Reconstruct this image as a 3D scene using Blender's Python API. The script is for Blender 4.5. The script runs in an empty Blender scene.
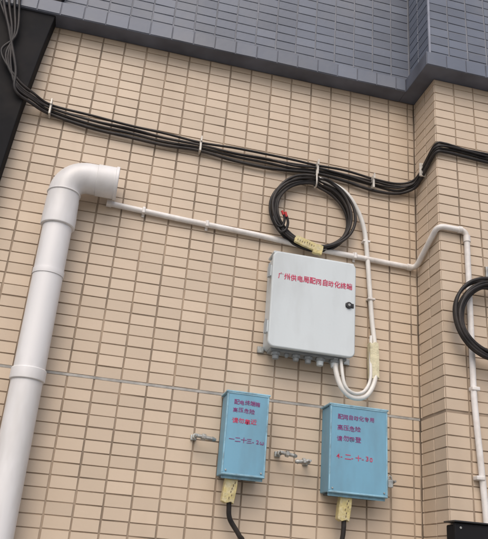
import bpy, bmesh, math, random
from mathutils import Vector, Matrix
random.seed(7)
S=bpy.context.scene
# ---------------------------------------------------------------- helpers
def new_mat(name,col,rough=0.5,metal=0.0,var=0.12,vscale=6.0,bump=0.0,bscale=60.0,dirt=None,dirt_amt=0.0,dscale=3.0,island=0.0,stretch=(1,1,1),spec=0.5):
    m=bpy.data.materials.new(name); m.use_nodes=True
    nt=m.node_tree; N=nt.nodes; L=nt.links
    b=N['Principled BSDF']
    b.inputs['Roughness'].default_value=rough; b.inputs['Metallic'].default_value=metal
    b.inputs['Specular IOR Level'].default_value=spec
    g=N.new('ShaderNodeNewGeometry')
    mp=N.new('ShaderNodeMapping'); mp.inputs['Scale'].default_value=stretch
    L.new(g.outputs['Position'],mp.inputs['Vector'])
    no=N.new('ShaderNodeTexNoise'); no.inputs['Scale'].default_value=vscale; no.inputs['Detail'].default_value=3
    L.new(mp.outputs[0],no.inputs['Vector'])
    mr=N.new('ShaderNodeMapRange'); mr.inputs['From Min'].default_value=0.3; mr.inputs['From Max'].default_value=0.7
    mr.inputs['To Min'].default_value=1-var; mr.inputs['To Max'].default_value=1+var
    L.new(no.outputs['Fac'],mr.inputs['Value'])
    mul=N.new('ShaderNodeVectorMath'); mul.operation='SCALE'; mul.inputs[0].default_value=col
    L.new(mr.outputs[0],mul.inputs['Scale'])
    out=mul.outputs[0]
    if island>0:
        wn=N.new('ShaderNodeMapRange'); wn.inputs['To Min'].default_value=1-island; wn.inputs['To Max'].default_value=1+island
        L.new(g.outputs['Random Per Island'],wn.inputs['Value'])
        m2=N.new('ShaderNodeVectorMath'); m2.operation='SCALE'
        L.new(out,m2.inputs[0]); L.new(wn.outputs[0],m2.inputs['Scale']); out=m2.outputs[0]
    if dirt:
        n2=N.new('ShaderNodeTexNoise'); n2.inputs['Scale'].default_value=dscale; n2.inputs['Detail'].default_value=4; n2.inputs['Roughness'].default_value=0.65
        L.new(mp.outputs[0],n2.inputs['Vector'])
        r2=N.new('ShaderNodeMapRange'); r2.inputs['From Min'].default_value=0.45; r2.inputs['From Max'].default_value=0.75
        r2.inputs['To Min'].default_value=0; r2.inputs['To Max'].default_value=dirt_amt
        L.new(n2.outputs['Fac'],r2.inputs['Value'])
        mx=N.new('ShaderNodeMix'); mx.data_type='RGBA'
        L.new(r2.outputs[0],mx.inputs['Factor']); L.new(out,mx.inputs['A']); mx.inputs['B'].default_value=(*dirt,1)
        out=mx.outputs['Result']
    L.new(out,b.inputs['Base Color'])
    rr=N.new('ShaderNodeMapRange'); rr.inputs['To Min'].default_value=max(0.05,rough-0.1); rr.inputs['To Max'].default_value=min(1,rough+0.12)
    L.new(no.outputs['Fac'],rr.inputs['Value']); L.new(rr.outputs[0],b.inputs['Roughness'])
    if bump>0:
        n3=N.new('ShaderNodeTexNoise'); n3.inputs['Scale'].default_value=bscale; n3.inputs['Detail'].default_value=2
        L.new(g.outputs['Position'],n3.inputs['Vector'])
        bp=N.new('ShaderNodeBump'); bp.inputs['Strength'].default_value=bump; bp.inputs['Distance'].default_value=0.002
        L.new(n3.outputs['Fac'],bp.inputs['Height']); L.new(bp.outputs[0],b.inputs['Normal'])
    return m

M_tile=new_mat('beige_tile',(0.585,0.475,0.362),0.48,var=0.07,vscale=2.2,island=0.06,dirt=(0.37,0.29,0.215),dirt_amt=0.55,dscale=2.2,bump=0.15,bscale=90,stretch=(1,1,0.28))
M_grout=new_mat('brown_grout',(0.30,0.235,0.175),0.9,var=0.4,vscale=7,bump=0.5)
M_cement=new_mat('grey_cement_joint',(0.36,0.35,0.33),0.9,var=0.3,vscale=25,bump=0.5)
M_slate=new_mat('slate_blue_tile',(0.125,0.145,0.19),0.45,var=0.10,vscale=4,island=0.13,dirt=(0.20,0.205,0.22),dirt_amt=0.5,dscale=3,bump=0.2)
M_slategrout=new_mat('slate_grout',(0.22,0.23,0.26),0.9,var=0.2)
M_soffit=new_mat('slate_soffit',(0.10,0.11,0.14),0.6,var=0.3,vscale=8)
M_edge=new_mat('slate_edge_trim',(0.26,0.28,0.34),0.5,var=0.2,vscale=12)
M_dark=new_mat('dark_cladding',(0.012,0.012,0.014),0.75,var=0.4,vscale=5,dirt=(0.035,0.031,0.028),dirt_amt=0.7,spec=0.15)
M_pvc=new_mat('white_pvc',(0.73,0.725,0.73),0.38,var=0.04,vscale=8,dirt=(0.47,0.45,0.42),dirt_amt=0.7,dscale=6,stretch=(1,1,0.3))
M_pvc2=new_mat('white_conduit_pvc',(0.75,0.73,0.71),0.4,var=0.06,vscale=20,dirt=(0.42,0.35,0.28),dirt_amt=0.55,dscale=12)
M_black=new_mat('black_cable_sheath',(0.018,0.016,0.016),0.5,var=0.3,vscale=30,dirt=(0.085,0.07,0.06),dirt_amt=0.6,dscale=9,spec=0.35)
M_wcab=new_mat('white_cable_sheath',(0.70,0.69,0.66),0.45,var=0.08,vscale=20)
M_clip=new_mat('cable_clip',(0.55,0.52,0.47),0.4,metal=0.2,var=0.2,vscale=50)
M_cab=new_mat('cabinet_paint',(0.58,0.635,0.66),0.42,var=0.05,vscale=4,dirt=(0.38,0.40,0.40),dirt_amt=0.5,dscale=6,stretch=(1,1,0.3),bump=0.08,bscale=120)
M_cabd=new_mat('cabinet_grey',(0.25,0.27,0.28),0.5,var=0.1)
M_blue=new_mat('blue_enamel',(0.155,0.345,0.475),0.45,var=0.08,vscale=6,dirt=(0.13,0.22,0.28),dirt_amt=0.65,dscale=8,stretch=(1,1,0.3),bump=0.1,bscale=80)
M_bluel=new_mat('blue_enamel_rim',(0.25,0.46,0.58),0.45,var=0.12,vscale=16,dirt=(0.13,0.16,0.17),dirt_amt=0.8,dscale=24)
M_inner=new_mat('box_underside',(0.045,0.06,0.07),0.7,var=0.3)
M_metal=new_mat('galvanised_steel',(0.42,0.44,0.43),0.45,metal=0.7,var=0.3,vscale=60,dirt=(0.2,0.13,0.08),dirt_amt=0.6,dscale=40)
M_blk=new_mat('black_plastic',(0.02,0.02,0.022),0.4)
M_yel=new_mat('yellow_tape',(0.52,0.44,0.20),0.5,var=0.25,vscale=60,bump=0.8,bscale=150,dirt=(0.58,0.54,0.42),dirt_amt=0.7,dscale=50)
M_mark=new_mat('tape_ink',(0.14,0.10,0.06),0.6,var=0.3,vscale=80)
M_cream=new_mat('cream_tape',(0.64,0.60,0.42),0.5,var=0.15,vscale=60,bump=0.8,bscale=150)
M_red=new_mat('red_lettering',(0.50,0.035,0.10),0.55,var=0.3,vscale=120)
M_pur=new_mat('maroon_lettering',(0.22,0.03,0.16),0.6,var=0.3,vscale=120)
M_redc=new_mat('red_cap',(0.45,0.03,0.03),0.5)
M_pave=new_mat('pavement_concrete',(0.30,0.29,0.27),0.9,var=0.2,vscale=1.2,dirt=(0.2,0.19,0.18),dirt_amt=0.6,bump=0.4)

def empty(name,loc=(0,0,0),parent=None):
    e=bpy.data.objects.new(name,None); e.location=loc; e.empty_display_size=0.1
    S.collection.objects.link(e)
    if parent: e.parent=parent
    return e
def finish(ob,mat,parent,smooth=False,bev=0,seg=3,angle=0.6):
    S.collection.objects.link(ob)
    if mat: ob.data.materials.append(mat)
    if parent:
        ob.parent=parent; ob.matrix_parent_inverse=Matrix.Translation(-parent.location)
    if bev>0:
        md=ob.modifiers.new('bevel','BEVEL'); md.width=bev; md.segments=seg; md.limit_method='ANGLE'; md.angle_limit=angle
        md.harden_normals=False
    if smooth or bev>0:
        for p in ob.data.polygons: p.use_smooth=True
        md=ob.modifiers.new('wn','WEIGHTED_NORMAL'); md.keep_sharp=True
    return ob
def box(name,x0,x1,y0,y1,z0,z1,mat,parent,bev=0.002,seg=2):
    me=bpy.data.meshes.new(name)
    v=[(x,y,z) for x in(x0,x1) for y in(y0,y1) for z in(z0,z1)]
    f=[(0,1,3,2),(4,6,7,5),(0,4,5,1),(2,3,7,6),(0,2,6,4),(1,5,7,3)]
    me.from_pydata(v,[],f)
    bm=bmesh.new(); bm.from_mesh(me); bmesh.ops.recalc_face_normals(bm,faces=bm.faces); bm.to_mesh(me); bm.free()
    return finish(bpy.data.objects.new(name,me),mat,parent,bev=bev,seg=seg)
def prism(name,prof,y0,y1,mat,parent,bev=0.0,seg=3):
    """extrude an XZ outline between y0 and y1"""
    me=bpy.data.meshes.new(name); n=len(prof)
    v=[(x,y0,z) for x,z in prof]+[(x,y1,z) for x,z in prof]
    f=[tuple(range(n)),tuple(range(2*n-1,n-1,-1))]+[(i,i+n,(i+1)%n+n,(i+1)%n) for i in range(n)]
    me.from_pydata(v,[],f)
    bm=bmesh.new(); bm.from_mesh(me); bmesh.ops.recalc_face_normals(bm,faces=bm.faces); bm.to_mesh(me); bm.free()
    return finish(bpy.data.objects.new(name,me),mat,parent,bev=bev,seg=seg,angle=0.9)
def rrect(x0,x1,z0,z1,r,n=6):
    p=[]
    for cx,cz,a in((x1-r,z1-r,0),(x0+r,z1-r,90),(x0+r,z0+r,180),(x1-r,z0+r,270)):
        for i in range(n+1):
            t=math.radians(a+90*i/n); p.append((cx+r*math.cos(t),cz+r*math.sin(t)))
    return p
def cyl(name,p0,p1,r0,r1,mat,parent,n=24,bev=0.0,):
    p0=Vector(p0);p1=Vector(p1);d=p1-p0
    bm=bmesh.new(); bmesh.ops.create_cone(bm,cap_ends=True,segments=n,radius1=r0,radius2=r1,depth=d.length)
    q=d.to_track_quat('Z','Y').to_matrix().to_4x4()
    bmesh.ops.transform(bm,matrix=Matrix.Translation((p0+p1)/2)@q,verts=bm.verts)
    me=bpy.data.meshes.new(name); bm.to_mesh(me); bm.free()
    return finish(bpy.data.objects.new(name,me),mat,parent,bev=bev if bev else 0.0008,seg=2)
def crom(pts,sub=10,closed=False):
    P=[Vector(p) for p in pts]; out=[]
    n=len(P)
    rng=range(n) if closed else range(n-1)
    for i in rng:
        if closed: a,b,c,d=P[i-1],P[i],P[(i+1)%n],P[(i+2)%n]
        else: a=P[max(i-1,0)];b=P[i];c=P[i+1];d=P[min(i+2,n-1)]
        for k in range(sub):
            t=k/sub
            out.append(0.5*((2*b)+(c-a)*t+(2*a-5*b+4*c-d)*t*t+(3*b-a-3*c+d)*t**3))
    if not closed: out.append(P[-1])
    return out
def fillet(pts,r,n=8):
    P=[Vector(p) for p in pts]; out=[P[0]]
    for i in range(1,len(P)-1):
        a=(P[i-1]-P[i]); b=(P[i+1]-P[i])
        rr=min(r,a.length*0.49,b.length*0.49)
        s=P[i]+a.normalized()*rr; e=P[i]+b.normalized()*rr
        for k in range(n+1):
            t=k/n; out.append((1-t)**2*s+2*t*(1-t)*P[i]+t*t*e)
    out.append(P[-1]); return out
def tube(name,pts,r,mat,parent,res=5,closed=False):
    cu=bpy.data.curves.new(name,'CURVE'); cu.dimensions='3D'; cu.bevel_depth=r; cu.bevel_resolution=res; cu.use_fill_caps=True
    sp=cu.splines.new('POLY'); sp.points.add(len(pts)-1)
    for i,p in enumerate(pts): sp.points[i].co=(*p,1)
    sp.use_cyclic_u=closed; sp.use_smooth=True
    ob=bpy.data.objects.new(name,cu); S.collection.objects.link(ob); cu.materials.append(mat)
    if parent: ob.parent=parent; ob.matrix_parent_inverse=Matrix.Translation(-parent.location)
    return ob
def text(name,s,x,z,y,size,mat,parent,sx=1.0,rot=0.0,space=1.0,bold=0.010):
    cu=bpy.data.curves.new(name,'FONT'); cu.body=s; cu.size=size; cu.extrude=0.0003; cu.space_character=space; cu.offset=size*bold
    ob=bpy.data.objects.new(name,cu); S.collection.objects.link(ob); cu.materials.append(mat)
    ob.location=(x,y,z); ob.rotation_euler=(math.radians(90),rot,0); ob.scale=(sx,1,1)
    if parent: ob.parent=parent; ob.matrix_parent_inverse=Matrix.Translation(-parent.location)
    return ob
def hand(name,s,x,z,y,size,mat,parent,sx=1.0,space=1.0,bold=0.010):
    """stencilled / brushed lettering: each character slightly off its line"""
    cx=x
    for ch in s:
        wd=size*sx*space*(1.0 if ord(ch)>255 else 0.62)
        text(name,ch,cx+random.uniform(-.0006,.0006),z+random.uniform(-.0012,.0012),y,size*random.uniform(.93,1.06),mat,parent,sx=sx,rot=random.uniform(-.06,.06),bold=bold)
        cx+=wd

# ---------------------------------------------------------------- tiled field
def tiles(name,org,ua,va,nrm,us,vs,mat,parent,jit=0.00045,bv=0.0022,th=0.005):
    """us, vs: lists of (start,end) intervals; tile face in plane through org, outward normal nrm"""
    org=Vector(org);ua=Vector(ua);va=Vector(va);nrm=Vector(nrm)
    V=[];F=[]
    flip = ua.cross(va).dot(nrm)<0
    cl=lambda a,m: max(-m,min(m,a))
    for (v0,v1) in vs:
        for (u0,u1) in us:
            du=cl(random.gauss(0,0.0005),.001); dv=cl(random.gauss(0,0.0004),.0008)
            h=cl(random.gauss(0,jit*0.5),.0005); tu=cl(random.gauss(0,jit),.0009); tv=cl(random.gauss(0,jit*0.6),.0006)
            b=len(V)
            for (uu,vv) in((u0,v0),(u1,v0),(u1,v1),(u0,v1)):
                V.append(org+ua*(uu+du)+va*(vv+dv)-nrm*th)
            for k,(uu,vv) in enumerate(((u0+bv,v0+bv),(u1-bv,v0+bv),(u1-bv,v1-bv),(u0+bv,v1-bv))):
                hh=h+(tu if k in(1,2) else -tu)+(tv if k>1 else -tv)
                V.append(org+ua*(uu+du)+va*(vv+dv)+nrm*hh)
            fs=[(4,5,6,7),(0,1,5,4),(1,2,6,5),(2,3,7,6),(3,0,4,7)]
            for f in fs:
                f=[b+i for i in f]
                F.append(tuple(reversed(f)) if flip else tuple(f))
    me=bpy.data.meshes.new(name); me.from_pydata(V,[],F)
    return finish(bpy.data.objects.new(name,me),mat,parent)
def spans(a,b,pitch,gap,origin=0.0):
    out=[]; i=math.floor((a-origin)/pitch)
    while True:
        s=origin+i*pitch+gap/2; e=origin+(i+1)*pitch-gap/2
        if s>=b: break
        s2=max(s,a); e2=min(e,b)
        if e2-s2>0.010: out.append((s2,e2))
        i+=1
    return out

WY=2.4; PY=2.21; PX=1.2
bld=empty('tiled_apartment_building',(0.5,2.4,0))
PU,PV=0.0885,0.0400
zj=2.167   # grey control joint
rows=spans(0.0,zj-0.0035,PV,0.0022,origin=zj-0.0035)+spans(zj+0.0035,3.556,PV,0.0022,origin=zj+0.0035)
tiles('wall_tiles',(0,WY,0),(1,0,0),(0,0,1),(0,-1,0),spans(-3.0,PX-0.004,PU,0.0046,origin=0.02),rows,M_tile,bld,bv=0.0012)
box('wall_core',-3.0,PX,WY+0.0026,WY+0.3,0,4.9,M_grout,bld,bev=0)
box('control_joint',-3.0,PX-0.001,WY+0.0006,WY+0.0024,zj-0.0042,zj+0.0042,M_cement,bld,bev=0)
# pier
tiles('pier_front_tiles',(0,PY,0),(1,0,0),(0,0,1),(0,-1,0),spans(PX+0.002,3.0,PU,0.0046,origin=PX),rows,M_tile,bld,bv=0.0012)
tiles('pier_side_tiles',(PX,0,0),(0,1,0),(0,0,1),(-1,0,0),[(PY+0.003,PY+0.0865),(PY+0.0911,PY+0.1750),(PY+0.1790,WY-0.002)],rows,M_tile,bld,bv=0.0012)
box('pier_core',PX+0.0026,3.0,PY+0.0026,WY+0.3,0,4.9,M_grout,bld,bev=0)
# parapet / slate clad canopy
B0,B1=3.558,3.625
SV=0.044
prows=spans(B1+0.004,4.9,SV,0.003,origin=B1+0.004)
box('parapet_core',-3.0,PX-0.03,WY-0.0275,WY+0.002,B1-0.01,4.9,M_slategrout,bld,bev=0)
tiles('parapet_tiles',(0,WY-0.03,0),(1,0,0),(0,0,1),(0,-1,0),spans(-3.0,PX-0.035,PU,0.004,origin=0.02),prows,M_slate,bld,jit=.0003,bv=.0014)
box('drip_band',-3.0,PX-0.07,WY-0.075,WY+0.002,B0,B1,M_soffit,bld,bev=0.003)
tiles('drip_band_tiles',(0,WY-0.0775,0),(1,0,0),(0,0,1),(0,-1,0),spans(-3.0,PX-0.075,PU,0.003,origin=0.02),[(B0+0.003,B1-0.003)],M_slate,bld,jit=.0003,bv=.0012)
box('pier_parapet_core',PX-0.0275,3.0,PY-0.0275,WY+0.001,B1-0.01,4.9,M_slategrout,bld,bev=0)
tiles('pier_parapet_tiles',(0,PY-0.03,0),(1,0,0),(0,0,1),(0,-1,0),spans(PX-0.028,3.0,PU,0.004,origin=PX-0.03),prows,M_slate,bld,jit=.0003,bv=.0014)
tiles('pier_parapet_side_tiles',(PX-0.03,0,0),(0,1,0),(0,0,1),(-1,0,0),[(PY-0.026,PY+0.07),(PY+0.075,WY-0.035)],prows,M_slate,bld,jit=.0003,bv=.0014)
box('pier_drip_band',PX-0.07,3.0,PY-0.075,WY+0.001,B0+0.001,B1+0.001,M_soffit,bld,bev=0.003)
tiles('pier_drip_band_tiles',(0,PY-0.0775,0),(1,0,0),(0,0,1),(0,-1,0),spans(PX-0.068,3.0,PU,0.003,origin=PX-0.07),[(B0+0.003,B1-0.003)],M_slate,bld,jit=.0003,bv=.0012)
box('parapet_corner_bead',PX-0.036,PX-0.027,PY-0.036,PY-0.027,B1+0.003,4.9,M_edge,bld,bev=0.001)

# sloping dark cladding panel at the left
dk=empty('dark_cladding_panel',(-0.8,2.38,3.2))
prism('panel',[(-0.310,4.0),(-0.335,3.68),(-0.372,3.39),(-0.398,3.127),(-0.420,2.8),(-0.51,1.2),(-2.2,1.2),(-2.2,4.0)],2.335,2.396,M_dark,dk,bev=0.004)

# ---------------------------------------------------------------- ground
me=bpy.data.meshes.new('pavement'); 
me.from_pydata([(-60,-80,0),(60,-80,0),(60,2.75,0),(-60,2.75,0)],[],[(0,1,2,3)])
finish(bpy.data.objects.new('pavement',me),M_pave,None)

# ---------------------------------------------------------------- down pipe
dp=empty('drain_downpipe',(-0.187,2.325,2.0))
cx,cy,r=-0.187,2.325,0.050
tube('pipe_shaft',[(cx,cy,0.02),(cx,cy,1.0),(cx,cy,2.0),(cx,cy,2.70)],r,M_pvc,dp,res=12)
def lathe(name,cx,cy,prof,mat,parent,n=40):
    V=[];F=[]
    for z,rr in prof:
        for i in range(n):
            t=2*math.pi*i/n; V.append((cx+rr*math.cos(t),cy+rr*math.sin(t),z))
    for j in range(len(prof)-1):
        for i in range(n):
            F.append((j*n+i,j*n+(i+1)%n,(j+1)*n+(i+1)%n,(j+1)*n+i))
    me=bpy.data.meshes.new(name); me.from_pydata(V,[],F)
    return finish(bpy.data.objects.new(name,me),mat,parent,smooth=True)
for z,h in((2.11,0.038),(0.9,0.05)):
    lathe('coupling',cx,cy,[(z,r),(z,r+.004),(z+.003,r+.0055),(z+h-.003,r+.0055),(z+h,r+.004),(z+h,r)],M_pvc,dp)
lathe('elbow_socket',cx,cy,[(2.655,r),(2.655,r+.006),(2.658,r+.0085),(2.70,r+.0085),(2.703,r+.0075),(2.76,r+.0065)],M_pvc,dp)
e=[(cx,cy,2.75),(cx,cy,2.79)]
R=0.075
for i in range(0,13):
    t=math.radians(90*i/12); e.append((cx+R-R*math.cos(t),cy,2.79+R*math.sin(t)))
e.append((cx+R+0.035,cy,2.79+R))
tube('elbow',e,r+0.0055,M_pvc,dp,res=12)
def ringx(name,x0,x1,z,ro,ri,mat,parent):
    n=40;V=[];F=[]
    prof=[(x0,ri),(x0,ro-.001),(x0+.002,ro),(x1-.002,ro),(x1,ro-.001),(x1,ri),(x1-0.05,ri-.002),(x1-.05,0.0005)]
    for x,rr in prof:
        for i in range(n):
            t=2*math.pi*i/n; V.append((x,cy+rr*math.cos(t),z+rr*math.sin(t)))
    for j in range(len(prof)-1):
        for i in range(n): F.append((j*n+i,(j+1)*n+i,(j+1)*n+(i+1)%n,j*n+(i+1)%n))
    me=bpy.data.meshes.new(name); me.from_pydata(V,[],F)
    return finish(bpy.data.objects.new(name,me),mat,parent,smooth=True)
ringx('elbow_mouth',cx+R+0.028,cx+R+0.100,2.79+R,r+0.008,r+.002,M_pvc,dp)
ringx('elbow_mouth_lip',cx+R+0.092,cx+R+0.104,2.79+R,r+0.0115,r+.002,M_pvc,dp)
tube('elbow_seam',[(cx+(r+.006)*math.cos(a),cy+(r+.006)*math.sin(a),2.785) for a in [2*math.pi*i/36 for i in range(36)]],0.0028,M_pvc,dp,closed=True)
for z in (2.47,1.5):
    lathe('pipe_clamp',cx,cy,[(z,r+.0004),(z,r+.0022),(z+.02,r+.0022),(z+.02,r+.0004)],M_pvc,dp)
    box('clamp_foot',cx-.012,cx+.012,cy+.045,2.399,z+.002,z+.018,M_metal,dp)

# ---------------------------------------------------------------- black cable run
cb=empty('black_cable_bundle',(0.4,2.38,3.14))
def cab(off,yoff,xt,wob,rad=0.0056):
    z=off
    k=lambda: random.uniform(-wob,wob)
    P=[(xt-0.03,2.31+yoff*.4,4.0),(xt,2.31+yoff*.4,3.62),(-0.488+off*.6+k(),2.312,3.42+k()),(-0.475-off*1.6,2.312,3.29+off*1.5),(-0.428,2.314,3.19+z*1.2),(-0.365,2.345,3.166+z*1.1),(-0.30,2.382-yoff,3.158+z)]
    xs=[-0.15,0.0,0.14,0.28,0.42,0.55,0.66,0.76,0.88,1.0,1.10]
    for x in xs:
        clip = min(abs(x-c) for c in(-0.30,0.28,0.76))<0.03
        P.append((x,2.385-yoff,3.155-0.03*min(1,(x+.3)/0.58)+z*(0.95 if clip else 1.35)-(0 if clip else 0.007)+(0 if clip else k())-(0.012 if x>0.9 else 0)))
    P+=[(1.160,2.375-yoff,3.122+z),(PX-0.014-yoff*.5,2.345,3.142+z),(PX-0.012-yoff*.5,2.27,3.178+z),(PX-0.008-yoff*.5,2.20,3.208+z),(PX+0.03,2.195-yoff,3.217+z),(1.32,2.198-yoff,3.214+z+k()),(1.45,2.198-yoff,3.210+z),(1.8,2.198-yoff,3.20+z+k()),(2.4,2.198-yoff,3.21+z),(3.0,2.198-yoff,3.21+z)]
    return crom(P,8)
specs=[(0.021,0.0,-0.495,.0048),(0.0085,0.001,-0.515,.0050),(-0.005,0.0,-0.538,.0050),(-0.019,0.001,-0.560,.0062),(0.002,0.010,-0.58,.0042)]
for i,(o,y,xt,rd) in enumerate(specs):
    tube('cable_%d'%(i+1),cab(o,y,xt,0.005),rd,M_black,cb)
for n,(x,z) in enumerate(((-0.30,3.158),(0.28,3.125),(0.76,3.123),(1.0,3.11))):
    box('strap_%d'%n,x-.004,x+.004,2.362,2.3995,z-.029,z+.029,M_clip,cb,bev=.002)
    box('strap_tail_%d'%n,x-.003,x+.003,2.355,2.3625,z+.01,z+.034,M_clip,cb,bev=.001)
box('strap_corner',PX-.028,PX-.0006,2.30,2.308,3.137,3.198,M_clip,cb,bev=.002)

# ---------------------------------------------------------------- white conduit
wc=empty('white_conduit',(0.5,2.385,2.79))
P=[(-0.035,2.386,2.812),(0.25,2.386,2.798),(0.5,2.386,2.790),(0.8,2.386,2.772),(PX-0.014,2.386,2.762),(PX-0.014,2.195,2.862),(1.305,2.195,2.862),(1.303,2.195,2.5),(1.30,2.195,2.22),(1.322,2.195,1.84),(1.325,2.195,0.3)]
tube('conduit_pipe',fillet(P,0.03),0.0108,M_pvc2,wc,res=8)
for a,b in(((1.27,2.195,2.862),(1.285,2.195,2.862)),((1.305,2.195,2.815),(1.305,2.195,2.84)),((PX-.05,2.386,2.7635),(PX-.03,2.386,2.7628)),((-0.037,2.386,2.8121),(-0.018,2.386,2.8113))):
    cyl('fitting',a,b,0.0135,0.0135,M_pvc2,wc)
for x,z in((0.1,2.8055),(0.34,2.7955),(0.93,2.769)):
    box('saddle',x-.006,x+.006,2.372,2.3995,z-.0125,z+.0125,M_pvc2,wc,bev=.003)
    box('saddle_foot',x-.005,x+.005,2.394,2.3994,z-.021,z+.021,M_pvc2,wc,bev=.001)
for z in(2.25,1.95):
    box('saddle',1.303-.014+.0,1.303+.016,2.181,2.2095,z-.007,z+.007,M_pvc2,wc,bev=.003)

# ---------------------------------------------------------------- coils
def coil(parent,cx,cy,cz,rx,rz,turns,rad,seedv,thick=0.03):
    rnd=random.Random(seedv); pts=[]; per=28
    ph=[(rnd.uniform(0,6.28),rnd.uniform(-1,1),rnd.uniform(-1,1),rnd.uniform(0,1)) for _ in range(turns+1)]
    for t in range(turns):
        for i in range(per):
            f=i/per; w=f*f*(3-2*f)
            A=ph[t];B=ph[t+1]
            lay=(A[3]*(1-w)+B[3]*w)
            dx=(A[1]*(1-w)+B[1]*w)*0.007; dz=(A[2]*(1-w)+B[2]*w)*0.008
            a=2*math.pi*f+math.pi/2
            rr=1-lay*thick/rx
            wob=0.003*math.sin(3*a+A[0])
            pts.append((cx+dx+(rx*rr+wob)*math.cos(a),cy-0.014*((t%3)-1)+0.003*math.sin(2*a+A[0]),cz+dz+(rz*rr+wob)*math.sin(a)))
    return pts
c1=empty('black_cable_coil',(0.745,2.37,2.91))
cp=coil(c1,0.747,2.366,2.912,0.176,0.163,8,0.0058,3)
tube('coil_windings',crom(cp,3),0.0056,M_black,c1)
tube('coil_tail',crom([(0.60,2.352,2.83),(0.615,2.346,2.80),(0.635,2.345,2.81),(0.642,2.342,2.84),(0.634,2.340,2.868)],8),0.0052,M_black,c1)
tube('coil_tail_b',crom([(0.585,2.35,2.86),(0.60,2.345,2.825),(0.62,2.344,2.822),(0.628,2.340,2.85),(0.622,2.338,2.872)],8),0.0045,M_black,c1)
cyl('tail_cap',(0.634,2.340,2.862),(0.628,2.338,2.882),.0060,.0050,M_redc,c1)
cyl('tail_cap_b',(0.622,2.338,2.868),(0.614,2.337,2.884),.005,.0045,M_redc,c1)
tube('hanging_tie',crom([(0.752,2.35,3.10),(0.748,2.338,3.07),(0.749,2.34,3.03),(0.752,2.375,3.035),(0.756,2.385,3.09)],8),0.0032,M_clip,c1)
def patch(name,cx,cz,cy,w,h,rot,mat,parent,th=.012):
    pr=[]
    for x,z in((-w/2,-h/2),(-w/6,-h*.56),(w/4,-h*.47),(w/2,-h*.53),(w*.53,h*.1),(w*.48,h/2),(w*.1,h*.54),(-w*.3,h*.47),(-w/2,h*.52),(-w*.53,0)):
        pr.append((cx+x*math.cos(rot)-z*math.sin(rot),cz+x*math.sin(rot)+z*math.cos(rot)))
    return prism(name,pr,cy-th,cy,mat,parent,bev=.002,seg=2)
def scribble(cx,cz,y,w,h,rot,parent,n=6):
    for i in range(n):
        u=-w/2+w*(i+.5)/n; v=random.uniform(-h*.2,h*.2)
        x=cx+u*math.cos(rot)-v*math.sin(rot); z=cz+u*math.sin(rot)+v*math.cos(rot)
        ln=random.uniform(.002,.0045)
        prism('ink_mark',[(x-.0016,z-ln),(x+.0012,z-ln*.8),(x+.002,z+ln),(x-.0008,z+ln*.9)],y-.0006,y+.0003,M_mark,parent)
patch('yellow_tape_tag',0.725,2.765,2.349,0.105,0.030,-0.30,M_yel,c1)
scribble(0.72,2.767,2.337,0.085,0.02,-0.30,c1,9)
patch('yellow_tape_wrap',0.765,2.750,2.353,0.035,0.038,-0.2,M_yel,c1,th=.018)
c2=empty('black_cable_coil',(1.40,2.17,2.50))
cp=coil(c2,1.383,2.158,2.500,0.168,0.158,9,0.0058,11,thick=.050)
tube('coil_windings',crom(cp,3),0.0062,M_black,c2)
tube('hanging_tie',crom([(1.39,2.14,2.70),(1.388,2.128,2.665),(1.389,2.14,2.615),(1.392,2.18,2.63),(1.395,2.205,2.70)],8),0.003,M_clip,c2)
box('hook_plate',1.38,1.41,2.198,2.2095,2.68,2.73,M_metal,c2)

# white cable from coil down to cabinet
w=empty('white_cable',(1.0,2.37,2.6))
tube('cable',crom([(0.748,2.37,3.075),(0.80,2.358,3.062),(0.875,2.36,3.03),(0.93,2.37,2.97),(0.965,2.378,2.89),(0.982,2.385,2.78),(0.992,2.386,2.66),(1.003,2.386,2.52),(1.012,2.38,2.42),(1.013,2.372,2.33),(1.0,2.36,2.265),(0.962,2.345,2.212),(0.91,2.335,2.200),(0.868,2.33,2.228),(0.848,2.335,2.28),(0.845,2.345,2.335)],8),0.0092,M_wcab,w,res=6)
tube('cable_b',crom([(0.995,2.374,2.45),(0.990,2.366,2.36),(0.985,2.355,2.28),(0.955,2.34,2.228),(0.91,2.327,2.214),(0.874,2.32,2.240),(0.862,2.33,2.33)],8),0.006,M_wcab,w,res=5)
patch('cream_tape_wrap',1.004,2.355,2.388,0.034,0.130,0.02,M_cream,w,th=.030)
for z in(2.84,2.6):
    x=0.975 if z>2.7 else 0.997
    box('cable_clip',x-.014,x+.016,2.374,2.3995,z-.004,z+.004,M_pvc2,w,bev=.002)

# ---------------------------------------------------------------- cabinet
mc=empty('electrical_meter_cabinet',(0.745,2.35,2.51))
X0,X1,Z0,Z1,F=0.583,0.905,2.333,2.697,2.302
prism('cabinet_body',rrect(X0+.006,X1-.006,Z0+.006,Z1-.006,.018),F+.022,2.396,M_cab,mc,bev=.002)
prism('door_gasket',rrect(X0+.009,X1-.009,Z0+.009,Z1-.009,.016),F+.018,F+.0225,M_blk,mc)
prism('door',rrect(X0,X1,Z0,Z1,.022,8),F,F+.019,M_cab,mc,bev=.006,seg=4)
prism('rain_lip',rrect(X0+.004,X1-.004,Z1-.004,Z1+.006,.004,3),F+.012,2.390,M_cab,mc,bev=.002)
for z in(Z1-.075,Z0+.075):
    box('hinge',X0-.010,X0+.004,F+.012,F+.040,z-.022,z+.022,M_cab,mc,bev=.003)
    cyl('hinge_pin',(X0-.008,F+.014,z-.026),(X0-.008,F+.014,z+.026),.004,.004,M_cabd,mc)
cyl('lock_body',(X1-.028,F-.007,2.528),(X1-.028,F+.004,2.528),.012,.013,M_blk,mc,bev=.002)
box('lock_plate',X1-.040,X1-.008,F-.0025,F+.002,2.519,2.537,M_blk,mc,bev=.004)
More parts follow.
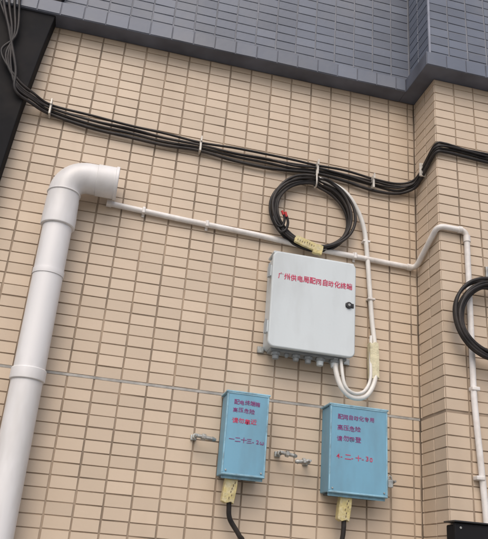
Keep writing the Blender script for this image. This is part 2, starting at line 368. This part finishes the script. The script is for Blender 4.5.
cyl('lock_barrel',(X1-.028,F-.009,2.528),(X1-.028,F-.006,2.528),.005,.005,M_metal,mc)
box('bottom_plate',X0+.02,X1-.02,F+.03,2.385,Z0-.005,Z0+.008,M_cabd,mc,bev=.002)
for x,rr,h in((0.625,.014,.030),(0.665,.007,.02),(0.70,.013,.028),(0.745,.013,.030),(0.79,.015,.032),(0.845,.017,.032)):
    cyl('cable_gland',(x,2.347,Z0-h),(x,2.347,Z0),rr*.8,rr,M_cab if rr>.014 else M_cabd,mc,n=12)
    cyl('gland_nut',(x,2.347,Z0-.016),(x,2.347,Z0-.006),rr*1.25,rr*1.25,M_cabd,mc,n=6)
for x,z in((X0-.002,Z0+.01),(X1+.002,Z0+.01)):
    box('mounting_ear',x-.012,x+.012,2.390,2.3995,z-.012,z+.012,M_metal,mc)
hand('lettering','广州供电局配网自动化终端',X0+.022,2.592,F-.0006,0.0262,M_red,mc,sx=.90,space=1.01,bold=.018)

# ---------------------------------------------------------------- blue boxes
def bluebox(X0,X1,Z0,Z1,F,lines,gx,cable):
    p=empty('blue_junction_box',((X0+X1)/2,2.35,(Z0+Z1)/2))
    box('shell',X0+.004,X1-.004,F+.010,2.397,Z0+.004,Z1-.003,M_blue,p,bev=.003)
    box('cover',X0,X1,F,F+.014,Z0,Z1,M_blue,p,bev=.0025,seg=3)
    for a in((X0+.001,X1-.001,Z1-.007,Z1-.001),(X0+.001,X1-.001,Z0+.001,Z0+.007)):
        box('cover_rim',a[0],a[1],F-.0018,F+.001,a[2],a[3],M_bluel,p,bev=.0015)
    for a in((X0+.001,X0+.006),(X1-.006,X1-.001)):
        box('cover_rim',a[0],a[1],F-.0017,F+.001,Z0+.0075,Z1-.0075,M_bluel,p,bev=.0015)
    box('top_flange',X0-.003,X1+.003,F-.003,2.396,Z1-.0025,Z1+.0035,M_bluel,p,bev=.0015)
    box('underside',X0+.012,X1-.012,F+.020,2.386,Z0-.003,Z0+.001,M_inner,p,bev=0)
    box('bottom_lip',X0+.004,X1-.004,F+.0145,F+.018,Z0-.009,Z0+.006,M_bluel,p,bev=.001)
    for xx in (X0+.014,X1-.014):
        cyl('cover_screw',(xx,F-.0035,Z0+.015),(xx,F+.001,Z0+.015),.003,.0035,M_metal,p,n=8)
    for (s,x,z,sz,sx,ma) in lines:
        hand('lettering',s,x,z,F-.0006,sz,ma,p,sx=sx)
    cyl('bottom_gland',(gx,2.345,Z0-.03),(gx,2.345,Z0+.002),.013,.016,M_cabd,p,n=12)
    patch('yellow_tape_wrap',gx,Z0-.040,2.356,.040,.080,-.12,M_yel,p,th=.030)
    scribble(gx+.004,Z0-.043,2.326,.060,.03,1.4,p,6)
    tube('outgoing_cable',crom(cable,8),.0080,M_black,p,res=5)
    return p
A=(0.457,0.602,1.888,2.158)
b1=bluebox(*A,2.302,[
 ('配电终端箱',A[0]+.024,2.118,.0175,1.05,M_pur),('高压危险',A[0]+.022,2.092,.0170,1.1,M_pur),('请勿靠近',A[0]+.022,2.057,.018,1.15,M_red),
 ('一二十三-2ω',A[0]+.016,1.995,.018,1.1,M_pur)],0.497,[(0.497,2.34,1.84),(0.500,2.342,1.80),(0.508,2.35,1.76),(0.545,2.365,1.715),(0.565,2.38,1.68),(0.575,2.385,1.5),(0.57,2.385,1.0),(0.57,2.385,0.02)])
B=(0.818,1.028,1.868,2.160)
b2=bluebox(*B,2.302,[
 ('配网自动化专用',B[0]+.026,2.114,.0185,1.05,M_pur),('高压危险',B[0]+.026,2.076,.0195,1.1,M_pur),('请勿攀登',B[0]+.026,2.040,.0195,1.1,M_pur),
 ('4-二-十-30',B[0]+.026,1.980,.021,1.1,M_red)],0.888,[(0.888,2.34,1.82),(0.889,2.342,1.76),(0.884,2.352,1.70),(0.88,2.37,1.6),(0.885,2.385,1.4),(0.885,2.385,0.02)])
def bolt(x,z,d,p):
    box('anchor_plate',x-.010,x+.010,2.392,2.3995,z-.009,z+.009,M_metal,p)
    cyl('stud',(x,2.394,z),(x,2.335,z),.0045,.0045,M_metal,p,n=10)
    cyl('nut',(x,2.372,z),(x,2.360,z),.0095,.0095,M_metal,p,n=6)
    cyl('hasp_arm',(x,2.348,z),(x+d,2.348,z-.006),.0065,.0065,M_metal,p,n=10)
    cyl('arm_nut',(x+d*.35,2.348,z-.002),(x+d*.6,2.348,z-.0035),.0115,.0115,M_metal,p,n=6)
    cyl('arm_tip',(x+d,2.348,z-.006),(x+d*1.25,2.348,z-.007),.009,.004,M_metal,p,n=10)
bolt(0.372,2.008,0.055,b1); bolt(0.665,1.985,0.045,b1); bolt(0.765,1.967,-0.04,b2); bolt(1.070,1.93,-0.03,b2)
box('padlock_body',1.034,1.054,2.315,2.328,1.905,1.931,M_metal,b2,bev=.003)
tube('padlock_shackle',[(1.044+.007*math.cos(a),2.3215,1.931+.013*math.sin(a)) for a in [math.pi*i/12 for i in range(13)]],.0022,M_metal,b2)

# dark switch box at the bottom right of the pier
sb=empty('dark_switch_box',(1.27,2.17,1.7))
box('housing',1.185,1.315,2.155,2.2085,1.58,1.795,M_dark,sb,bev=.005,seg=3)
box('lid',1.180,1.320,2.143,2.156,1.575,1.800,M_dark,sb,bev=.004,seg=3)
box('hood',1.176,1.324,2.135,2.208,1.8005,1.806,M_blk,sb,bev=.002)
cyl('lid_screw',(1.2,2.141,1.785),(1.2,2.146,1.785),.004,.004,M_metal,sb,n=8)

# ---------------------------------------------------------------- camera
cam=bpy.data.cameras.new('camera'); co=bpy.data.objects.new('camera',cam); S.collection.objects.link(co)
rx=Vector((0.9694,-0.2339,0.0747)); bz=Vector((-.1871,-.9007,-.3920)).normalized()
ry=bz.cross(rx).normalized(); rx=ry.cross(bz).normalized()
m=Matrix((rx,ry,bz)).transposed().to_4x4(); m.translation=(0,0,1.6)
co.matrix_world=m
cam.sensor_width=36; cam.sensor_fit='VERTICAL'; cam.sensor_height=36; cam.lens=714/539*36
cam.clip_start=0.05; cam.clip_end=500
S.camera=co
# ---------------------------------------------------------------- light (overcast)
W=bpy.data.worlds.new('World'); S.world=W; W.use_nodes=True
nt=W.node_tree; bg=nt.nodes['Background']
sky=nt.nodes.new('ShaderNodeTexSky'); sky.sky_type='NISHITA'; sky.sun_disc=False
el,az=math.radians(50),math.radians(200)
sky.sun_elevation=el; sky.sun_rotation=az; sky.air_density=1.0; sky.dust_density=5.0; sky.ozone_density=1.0
nt.links.new(sky.outputs[0],bg.inputs['Color']); bg.inputs['Strength'].default_value=0.15
sun=bpy.data.lights.new('sun','SUN'); sun.energy=0.95; sun.angle=math.radians(55); sun.color=(1,.98,.96)
so=bpy.data.objects.new('sun',sun); S.collection.objects.link(so)
d=Vector((math.sin(az)*math.cos(el),math.cos(az)*math.cos(el),math.sin(el)))
so.rotation_euler=d.to_track_quat('Z','Y').to_euler()
S.view_settings.view_transform='Standard'; S.view_settings.look='None'; S.view_settings.exposure=0
